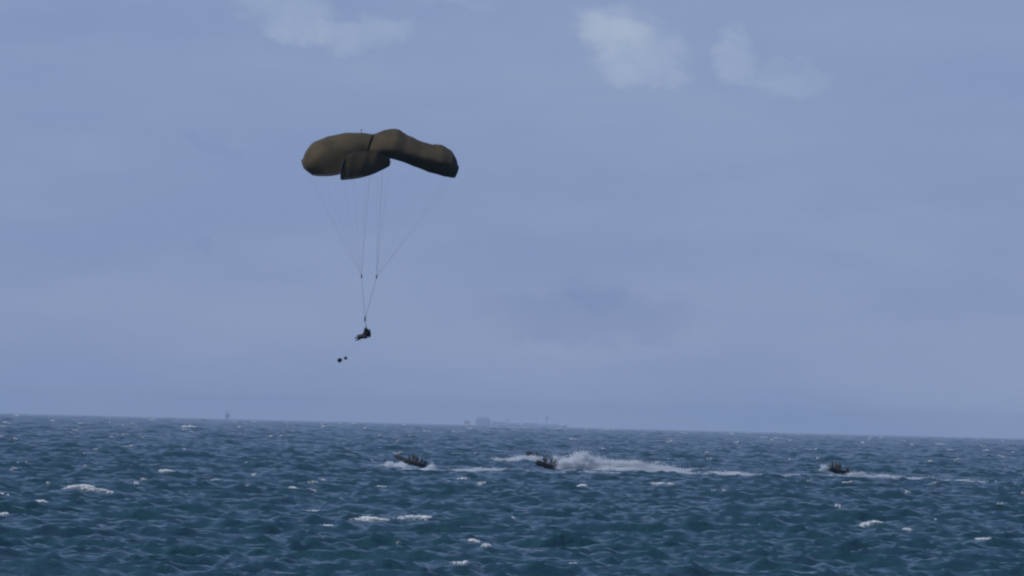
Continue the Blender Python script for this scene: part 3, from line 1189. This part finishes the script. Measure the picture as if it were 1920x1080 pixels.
spray('foaming crest in front of the half hidden boat farther out',
      [(945, 866, 28, 7, 1.2, 1100), (980, 863, 32, 11, 1.2, 2400), (1006, 864, 20, 9, 1.2, 1300)], 1660)
spray('flat line of old wake foam trailing behind the leftmost boat',
      [(870, 884, 44, 5, 1.5, 900), (925, 883, 46, 6, 1.5, 1500), (965, 885, 36, 6, 1.5, 900), (1010, 888, 40, 4, 1.5, 600)], 1375)

# ------------------------------------------------------------------ far things on the horizon
SD = 24000.0
M_SHIP = mat('ship_grey_hazed', (0.43, 0.50, 0.66), 0.6)  # paint paled towards the sky colour, standing in for thicker haze
M_HOUSE = mat('ship_house_hazed', (0.46, 0.51, 0.64), 0.6)  # distance haze put into this colour as well
M_RED = mat('ship_red_hazed', (0.55, 0.40, 0.44), 0.6)  # red faded in the paint, as if by haze
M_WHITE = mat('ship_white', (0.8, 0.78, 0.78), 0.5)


def sea_base(px, dist):
    p = at(px, hor(px), dist)
    p.z = -(p.x**2+p.y**2)/(2*RE)
    return p


def prism_hull(name, L, B, H, material, parent, bow=0.12):
    n = []
    for z, k in ((-3.0, 0.92), (H, 1.0)):
        n += [(-L/2*k, -B/2*k, z), (L/2*(k-bow), -B/2*k, z), (L/2*k, 0, z + (H*0.15 if z > 0 else 0)), (L/2*(k-bow), B/2*k, z), (-L/2*k, B/2*k, z)]
    fc = [(4, 3, 2, 1, 0), (5, 6, 7, 8, 9)] + [(i, (i+1) % 5, 5+(i+1) % 5, 5+i) for i in range(5)]
    return mesh_obj(name, n, fc, material, parent, False)


def part(name, boxes, material, parent, bevel=0.3):
    bm = bmesh.new()
    for c, d in boxes:
        add_box(bm, c, d, bevel)
    return bm_obj(name, bm, material, parent, False)


p = sea_base(977, SD)
ship = empty('cargo_ship', p)
ship.scale = (1.22, 1.22, 1.15)
tag(ship, 'long pale grey cargo ship fading into haze on the horizon, two thin masts', 'ship')
prism_hull('hull', 212, 30, 14, M_SHIP, ship)
part('superstructure', [((-88, 0, 20), (34, 26, 12)), ((-86, 0, 28), (22, 22, 4)), ((-86, 0, 31), (10, 16, 2.5))], M_HOUSE, ship)
part('funnel', [((-99, 0, 28), (6, 8, 7))], M_SHIP, ship)
part('cargo', [((-52, 0, 17.5), (30, 26, 7)), ((-18, 0, 16.5), (34, 26, 5)), ((22, 0, 17), (38, 26, 6)), ((66, 0, 16.5), (44, 24, 5))], M_SHIP, ship)
for x, h in ((-32, 30), (58, 38)):
    part('mast', [((x, 0, 14 + (h-14)/2), (3.0, 3.0, h-14)), ((x, 0, h-4), (10, 2, 1.5))], M_SHIP, ship)

p = sea_base(875, SD)
ves = empty('coaster', p)
ves.scale = (1.1, 1.1, 1.4)
tag(ves, 'small white vessel with reddish upper works, hazy on the horizon left of the cargo ship', 'ship')
prism_hull('hull', 24, 9, 12, M_WHITE, ves)
part('superstructure', [((1, 0, 15), (14, 8, 6))], M_RED, ves)
part('mast', [((-2, 0, 22), (1.2, 1.2, 9))], M_HOUSE, ves)

p = sea_base(425.5, SD)
tw = empty('sea_tower', p)
tw.scale = (1.1, 1.1, 1.25)
tag(tw, 'single hazy tower standing on the horizon at the far left', 'tower')
part('shaft', [((0, 0, 11), (9, 9, 28))], M_SHIP, tw, 1.0)
part('platform', [((2, 0, 20), (14, 12, 3))], M_SHIP, tw)
part('lantern', [((-1, 0, 27), (5, 5, 5))], M_HOUSE, tw, 1.0)
